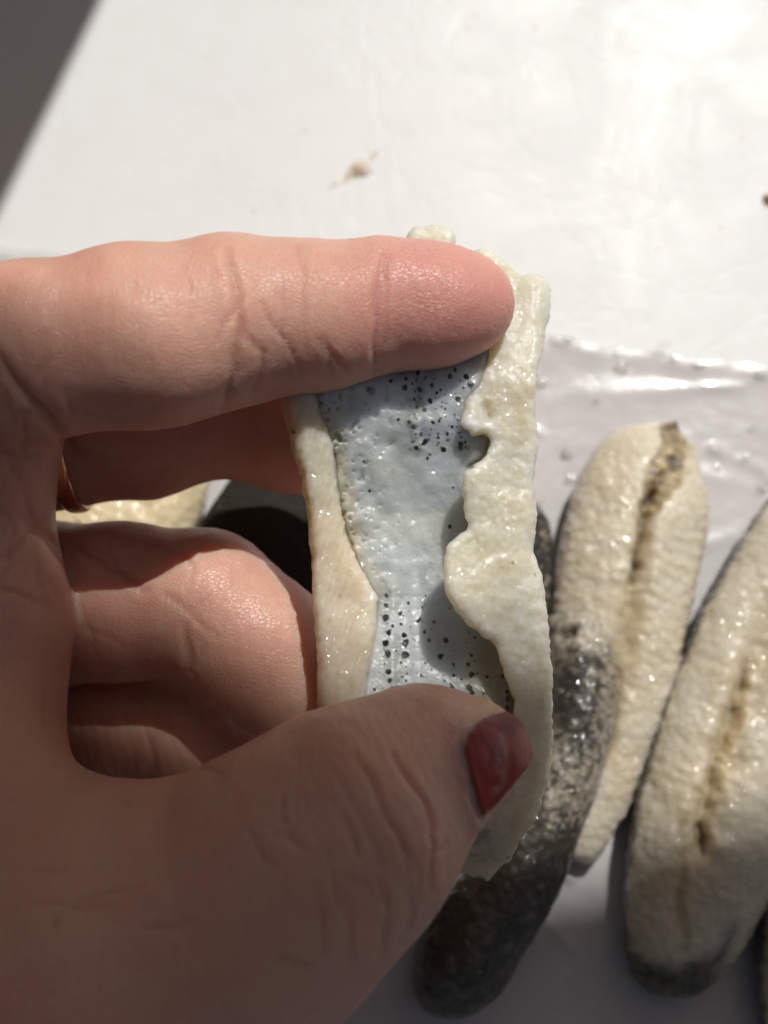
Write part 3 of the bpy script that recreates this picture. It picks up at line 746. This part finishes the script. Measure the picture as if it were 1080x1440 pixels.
def chain_sd(p, ch, k=.004, extra=()):
    d = None
    for a, b in ch:
        s = cap_sd(p, a, b); d = s if d is None else smin(d, s, k)
    for c, r in extra: d = smin(d, np.linalg.norm(p-c, axis=1)-r, .003)
    return d
def hand_sd(p):
    palm = chain_sd(p, PALM, .005)
    i = smin(chain_sd(p, INDEX, .0025, INDEX_PADS), palm, .004)
    m = smin(chain_sd(p, MIDDLE, .003), palm, .001)
    r = smin(chain_sd(p, RINGF, .003), palm, .0008)
    k = smin(chain_sd(p, PINKY, .003), palm, .0008)
    t = smin(chain_sd(p, THUMB, .005), palm, .009)
    f = np.minimum(smin(r, k, .0008), smin(i, m, .0008))
    return smin(f, t, .0012)
CREASES = [  # polyline, half width px, depth mm, depth range
    ([(538, 360), (534, 400), (531, 440), (529, 480), (530, 524)], 5, .55, (.105, .125)), ([(545, 365), (543, 410), (541, 460), (540, 515)], 4, .22, (.105, .125)),
    ([(320, 350), (328, 390), (334, 430), (342, 460), (335, 500), (325, 540), (312, 575)], 6, .45, (.10, .122)), ([(345, 470), (372, 500), (360, 550)], 5, .25, (.10, .122)), ([(420, 345), (425, 400), (428, 450)], 4, .10, (.10, .122)),
    ([(60, 470), (62, 520), (75, 580)], 5, .15, (.10, .122)), ([(-10, 500), (30, 545), (62, 580), (85, 610), (104, 640)], 8, .9, (.10, .135)), ([(-10, 790), (25, 770), (60, 735)], 6, .35, (.10, .13)),
    ([(265, 880), (262, 915), (268, 945)], 6, .4, (.12, .15)), ([(285, 880), (280, 920)], 4, .2, (.12, .15)),
    ([(72, 760), (110, 772), (160, 800), (200, 825)], 6, .5, (.12, .15)), ([(150, 752), (200, 762), (255, 780)], 4, .25, (.12, .15)),
    ([(210, 1035), (214, 1065), (210, 1095)], 6, .4, (.13, .16)),
    ([(505, 1062), (511, 1078), (526, 1110), (545, 1145), (560, 1175), (570, 1205), (573, 1222)], 4.5, .33, (.09, .115)),
    ([(556, 1060), (570, 1085), (583, 1102), (600, 1130), (608, 1160), (611, 1190), (607, 1222), (609, 1252)], 4.5, .36, (.09, .115)),
    ([(606, 1196), (618, 1196), (627, 1190), (631, 1182)], 3.5, .3, (.09, .115)), ([(590, 1165), (600, 1172), (607, 1184)], 3.5, .25, (.09, .115)),
    ([(536, 1235), (543, 1262), (545, 1300), (540, 1345)], 5, .28, (.09, .115)), ([(478, 1250), (490, 1295), (496, 1345)], 5, .22, (.09, .115)), ([(575, 1245), (582, 1275), (574, 1305)], 4, .22, (.09, .115)),
    ([(470, 1085), (490, 1125), (520, 1170), (535, 1215)], 4, .16, (.09, .115)), ([(440, 1240), (452, 1290), (450, 1340)], 5, .14, (.09, .115)), ([(560, 1180), (590, 1225), (588, 1260)], 4, .18, (.09, .115)),
    ([(648, 1036), (640, 1062), (644, 1090), (660, 1125), (668, 1150)], 5, .30, (.10, .12)),
    ([(-10, 600), (30, 680), (50, 760), (62, 850)], 7, .2, (.10, .13))]
_rng = np.random.RandomState(12)
for _ in range(46):      # fine creases of the palm, the ball of the thumb and the finger backs
    zx, zy, zr, dr, ang = [(30, 800, 120, (.10, .14), 1.3), (180, 1250, 170, (.085, .115), 2.7), (420, 1200, 110, (.085, .115), 1.2), (150, 480, 150, (.10, .122), 1.45), (420, 450, 90, (.10, .124), 1.5), (180, 800, 90, (.12, .15), .3), (20, 620, 60, (.10, .14), .6)][_ % 7]
    x0, y0 = zx+_rng.normal(0, zr*.55), zy+_rng.normal(0, zr*.55); a0 = ang+_rng.normal(0, .35); ln = _rng.uniform(14, 34)
    pts = [(x0, y0)]
    for _k in range(3):
        a0 += _rng.normal(0, .22); pts.append((pts[-1][0]+ln*math.cos(a0), pts[-1][1]+ln*math.sin(a0)))
    CREASES.append((pts, _rng.uniform(2.6, 4), _rng.uniform(.12, .3), dr))
def hand():
    lo = np.array((-.100, -.090, .083)); hi = np.array((.026, .036, .172)); st = .0009
    BAS = np.stack([RIGHT, UP, FWD])
    nx, ny, nz = (np.ceil((hi-lo)/st)).astype(int)
    F = np.empty((nx, ny, nz), f4)
    yy, zz = np.meshgrid(lo[1]+np.arange(ny)*st, lo[2]+np.arange(nz)*st, indexing='ij')
    for i in range(0, nx, 8):
        xx = lo[0]+np.arange(i, min(i+8, nx))*st
        pts = np.empty((len(xx), ny*nz, 3)); pts[:, :, 0] = xx[:, None]; pts[:, :, 1] = yy.ravel(); pts[:, :, 2] = zz.ravel()
        F[i:i+len(xx)] = hand_sd(CAM+pts.reshape(-1, 3)@BAS).reshape(len(xx), ny, nz)
    F[0] = F[-1] = st; F[:, 0] = F[:, -1] = st; F[:, :, 0] = F[:, :, -1] = st
    gv, q = surface_nets(F); v = CAM+(lo+gv*st)@BAS
    v, q = subdivide(v, q)
    v = relax(v, q, 3, .5)
    lc = (v-CAM)@BAS.T; inner = ((lc > lo+.002) & (lc < hi-.002)).all(1)
    for _ in range(2):
        e = .0002; d0 = hand_sd(v)
        g = np.stack([hand_sd(v+np.eye(3)[k]*e)-d0 for k in range(3)], 1)/e
        g /= np.linalg.norm(g, axis=1, keepdims=True)+1e-9
        v = v-g*(d0*inner)[:, None]
    n = vnormals(v, q)
    if (n*g).sum() < 0: q = q[:, ::-1]; n = -n
    return v, q, n
def hand_detail(v, n):
    px, py, d = proj(v)
    fac = smooth(-.1, .3, (n*((CAM-v)/np.linalg.norm(CAM-v, axis=1, keepdims=True))).sum(1))
    b = np.zeros(len(v)); red = np.zeros(len(v))
    wx, wy = px+5*vnoise(v, 350, 1), py+5*vnoise(v, 350, 2)
    for pts, wd, dep, (d0, d1) in CREASES:
        m = (px > min(p[0] for p in pts)-60) & (px < max(p[0] for p in pts)+60) & (py > min(p[1] for p in pts)-60) & (py < max(p[1] for p in pts)+60) & (d > d0) & (d < d1)
        if not m.any(): continue
        g = polyline_dist(wx[m], wy[m], pts)
        dd = polyline_dist(px[m], py[m], [pts[0], pts[-1]])
        ends = np.minimum(np.hypot(px[m]-pts[0][0], py[m]-pts[0][1]), np.hypot(px[m]-pts[-1][0], py[m]-pts[-1][1]))
        k = np.exp(-(g/wd)**2)*fac[m]
        b[m] -= dep*.0009*k*(.45+.55*smooth(0, 30, ends)); b[m] += dep*.00014*np.exp(-((g-wd*2.4)/(wd*1.5))**2)*fac[m]
        red[m] = np.maximum(red[m], k)
    b += .00025*fbm(v, 110, 4, 3) + .00006*fbm(v, 420, 8, 3)
    # fine wrinkles across the thumb's back
    th = smooth(.122, .118, d)*smooth(960, 1040, py)*smooth(380, 500, px)
    ang = (px*.9-py*.42)
    b += .000045*th*np.sin(ang*.45+7*fbm(v, 120, 6, 3))*smooth(-.2, .4, fbm(v, 150, 66, 2))
    # finger-print ridges of the index finger and middle finger
    tip = smooth(300, 420, px)*smooth(620, 560, py)*smooth(.127, .124, d)
    rr = np.hypot((px-760)*1.0, (py-420)*.75)
    b += .000022*tip*np.sin(rr*.75+2.5*fbm(v, 160, 6, 2))
    rg = smooth(700, 660, px)*smooth(720, 780, py)*smooth(.138, .141, d)
    b += .00004*rg*np.sin((px*.8-py*.25)*.5+3*fbm(v, 200, 6, 2))
    cg = polyline_dist(px, py, [(692, 996), (668, 1012), (645, 1042), (648, 1078), (660, 1115), (674, 1158)])
    b += .00045*np.exp(-((cg-6)/7)**2)*smooth(.122, .12, d)*fac*(px < 690)
    return b, red
hv2, hq2, hn2 = hand()
bb, red = hand_detail(hv2, hn2)
px, py, dd = proj(hv2)
sk = lerp((.69, .41, .305), (.62, .335, .245), smooth(-.25, .3, fbm(hv2, 90, 3, 4, .6)))
pink = smooth(430, 600, px)*smooth(600, 540, py)*smooth(.13, .127, dd)
pink = np.maximum(pink, .8*smooth(250, 330, px)*smooth(720, 780, py)*smooth(.136, .14, dd))
sk = lerp(sk, (.69, .32, .275), pink*.85)
sk = lerp(sk, (.66, .42, .32), smooth(1000, 1100, py)*smooth(.124, .12, dd)*.8)
# cuticle: skin round the nail is greyish purple
cut = np.exp(-(polyline_dist(px, py, [(648, 1030), (645, 1070), (658, 1115), (672, 1150)])/14)**2)*smooth(.122, .12, dd)
sk = lerp(sk, (.42, .28, .30), cut*.7)
sk = lerp(sk, (.52, .20, .15), np.clip(red, 0, 1)*.35)
hbase2 = np.array((hv2[:, 0].mean(), hv2[:, 1].mean(), hv2[:, 2].min()))
damp = np.zeros(len(px))
for gx, gy, gr, ga in ((560, 380, 34, 1), (325, 372, 22, .9), (440, 372, 24, .6), (220, 395, 34, .35), (300, 830, 50, .6), (375, 900, 55, .9), (400, 860, 40, .5), (345, 1035, 60, 1), (250, 1010, 50, .7), (610, 985, 34, 1), (560, 1000, 30, .4), (700, 385, 30, .4), (620, 400, 40, .3)):
    damp = np.maximum(damp, ga*np.exp(-((px-gx)**2+(py-gy)**2)/gr**2))
sk = np.concatenate([np.clip(sk, 0, 1), np.clip(damp*smooth(-.5, .3, fbm(hv2, 350, 93, 3)), 0, 1)[:, None]], 1)
hand_o = mesh_obj('hand', hv2+hn2*bb[:, None], hq2, SKIN, sk, base=hbase2)
tag(hand_o, 'left hand with dark red thumbnail spreading a cut open sea cucumber', 'hand')

# thumb nail: a thin curved plate on the thumb, found by marching the view rays to the skin
def nail():
    pts = ragged([(698, 1003), (712, 1000), (724, 1004), (734, 1016), (742, 1032), (748, 1048), (750, 1062), (744, 1078), (733, 1092), (716, 1112), (698, 1133), (682, 1150), (675, 1138), (669, 1115), (661, 1092), (655, 1068), (653, 1047), (659, 1031), (670, 1017), (683, 1008)], 6, .6, 8)
    st = 1.25
    xs, ys = np.arange(640, 760, st), np.arange(990, 1160, st)
    X, Y = np.meshgrid(xs, ys, indexing='ij'); x, y = X.ravel(), Y.ravel()
    s = poly_sd(x, y, pts)
    d = np.full(len(x), .098)
    for _ in range(70):
        sd_ = hand_sd(P(x, y, d))-.0006; d = np.minimum(d+np.clip(sd_, -.001, .003)*.9, .1225)
    hit = (d < .1195)
    A = np.stack([np.ones_like(x), x-700, y-1070, (x-700)**2, (x-700)*(y-1070), (y-1070)**2], 1)/np.array((1, 50, 50, 2500, 2500, 2500))
    ok = (s < 2) & hit; co, *_ = np.linalg.lstsq(A[ok], d[ok], rcond=None)
    fit = A@co
    D2 = np.where(hit, d, np.minimum(fit, .1195)).reshape(len(xs), len(ys))
    for _ in range(45):
        Q = np.pad(D2, 1, mode='edge'); D2 = (Q[:-2, 1:-1]+Q[2:, 1:-1]+Q[1:-1, :-2]+Q[1:-1, 2:])/4
    dd_ = D2.ravel()-.0004
    top = P(x, y, dd_+.0004*smooth(-7, 0, s)); bot = P(x, y, dd_+.0010)
    F = grid_faces(len(xs), len(ys)); keep = s < 0; F = F[keep[F].all(1)]
    if np.cross(top[F[0, 1]]-top[F[0, 0]], top[F[0, 2]]-top[F[0, 0]]) @ (CAM-top[F[0, 0]]) < 0: F = F[:, ::-1]
    used = np.unique(F); m = np.full(len(x), -1); m[used] = np.arange(len(used)); F = m[F]; nn = len(used)
    # rim
    e = np.concatenate([F[:, [k, (k+1) % 4]] for k in range(4)])
    key = set(map(tuple, e)); rim = [(b, a, a+nn, b+nn) for a, b in key if (b, a) not in key]
    col = lerp((.27, .035, .032), (.16, .016, .020), smooth(-.2, .4, fbm(top, 300, 3, 3)))
    sheen_streak = np.exp(-(polyline_dist(x+6*vnoise(top, 500, 1), y, [(700, 1030), (708, 1050), (706, 1085), (700, 1110)])/7)**2)*smooth(-.3, .3, fbm(top, 700, 5, 3))  # grey highlight streak painted into the polish colour
    col = lerp(col, (.42, .30, .28), sheen_streak*.4); col = lerp(col, (.36, .23, .22), smooth(-5, -1, s+3*vnoise(top, 900, 2))*(x < 690)*.35)[used]
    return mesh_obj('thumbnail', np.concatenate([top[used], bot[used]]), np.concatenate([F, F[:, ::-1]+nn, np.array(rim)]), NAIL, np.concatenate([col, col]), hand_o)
nl = nail(); nl['label'] = 'thumbnail with chipped dark red polish'

# ring at the root of the middle finger
GOLD = m_plain('rose_gold', (.72, .44, .34), .16, 1.0, 900, .3)
def ring():
    ax = P(200, 594, .144)-P(60, 604, .1435); ax /= np.linalg.norm(ax)
    c = P(101, 600, .1436); R0 = mm(114, .1436)
    e1 = np.cross(ax, UP); e1 /= np.linalg.norm(e1); e2 = np.cross(ax, e1)
    n1, n2 = 160, 24
    a = np.linspace(0, 2*math.pi, n1, endpoint=False); b = np.linspace(0, 2*math.pi, n2, endpoint=False)
    Aa, Bb = np.meshgrid(a, b, indexing='ij')
    rad = R0+.0008*np.cos(Bb); axo = .0013*np.sign(np.sin(Bb))*np.abs(np.sin(Bb))**.6
    v = c+rad[..., None]*(np.cos(Aa)[..., None]*e1+np.sin(Aa)[..., None]*e2)+axo[..., None]*ax
    F = grid_faces(n1, n2, True)
    last = np.stack([np.arange(n2)+(n1-1)*n2, (np.arange(n2)+1) % n2+(n1-1)*n2, (np.arange(n2)+1) % n2, np.arange(n2)], 1)
    o = mesh_obj('finger_ring', v.reshape(-1, 3), np.concatenate([F, last]), GOLD)
    tag(o, 'polished rose gold ring at the root of the middle finger', 'ring')
ring()

# water drops on the film
def m_water():
    k = NT('water'); gl = k.n('ShaderNodeBsdfGlossy', i_Roughness=.09, i_Color=(1, 1, 1, 1)); tr = k.n('ShaderNodeBsdfTransparent', i_Color=(.98, .98, .98, 1))
    fr = k.n('ShaderNodeFresnel', i_IOR=1.5); mx = k.n('ShaderNodeMixShader', i_0=k.math('ADD', fr.outputs[0], .06))
    k.t.links.new(tr.outputs[0], mx.inputs[1]); k.t.links.new(gl.outputs[0], mx.inputs[2]); k.t.links.new(mx.outputs[0], k.out.inputs[0]); return k.m
WATER = m_water()
DROPS = ['largest clear water drop at the film edge, close beside the held sea cucumber', 'small clear water drop next to the largest one at the film edge',
    'clear water drop on the film, a little below the middle of its right upper edge', 'clear water drop on the upper edge of the film above the brown opening',
    'clear water drop just right of the one above the brown opening', 'clear water drop on the film edge, second from the right border', 'clear water drop on the film edge at the right border',
    'clear water drop touching the held sea cucumber, just below the film edge', 'clear water drop left of the top of the cucumber with the brown opening', 'small water drop left of the shoulder of the cucumber with the brown opening',
    'small water drop beside the held cucumber at the height of the brown opening', 'water drop at the right border below the long crease of the film', 'tiny water drop in line above the cucumber with the brown opening',
    'tiny water drop right of the brown opening', 'small water drop on the long crease of the film near the right border', 'tiny water drop between the two large pale sea cucumbers',
    'tiny water drop near the right border above the long crease of the film', 'tiny lone water drop midway between held cucumber and brown opening']
for i, (x, y, rr) in enumerate([(786, 478, 1.1), (801, 477, .7), (876, 514, .9), (933, 486, 1.0), (950, 502, .8), (984, 511, .9), (1069, 527, .8), (762, 536, .9), (799, 633, .9), (804, 671, .7), (758, 702, .7), (1074, 683, .8), (870, 492, .6), (1010, 655, .6), (1052, 640, .6), (990, 862, .6), (1060, 600, .5), (840, 560, .5)]):
    d = blob('water_drop', x, y, rr*.001, rr*.0004, 70+i, WATER, (1.3, .8), z=.0016)
    tag(d, DROPS[i], 'water drop', 'water drops on the film')
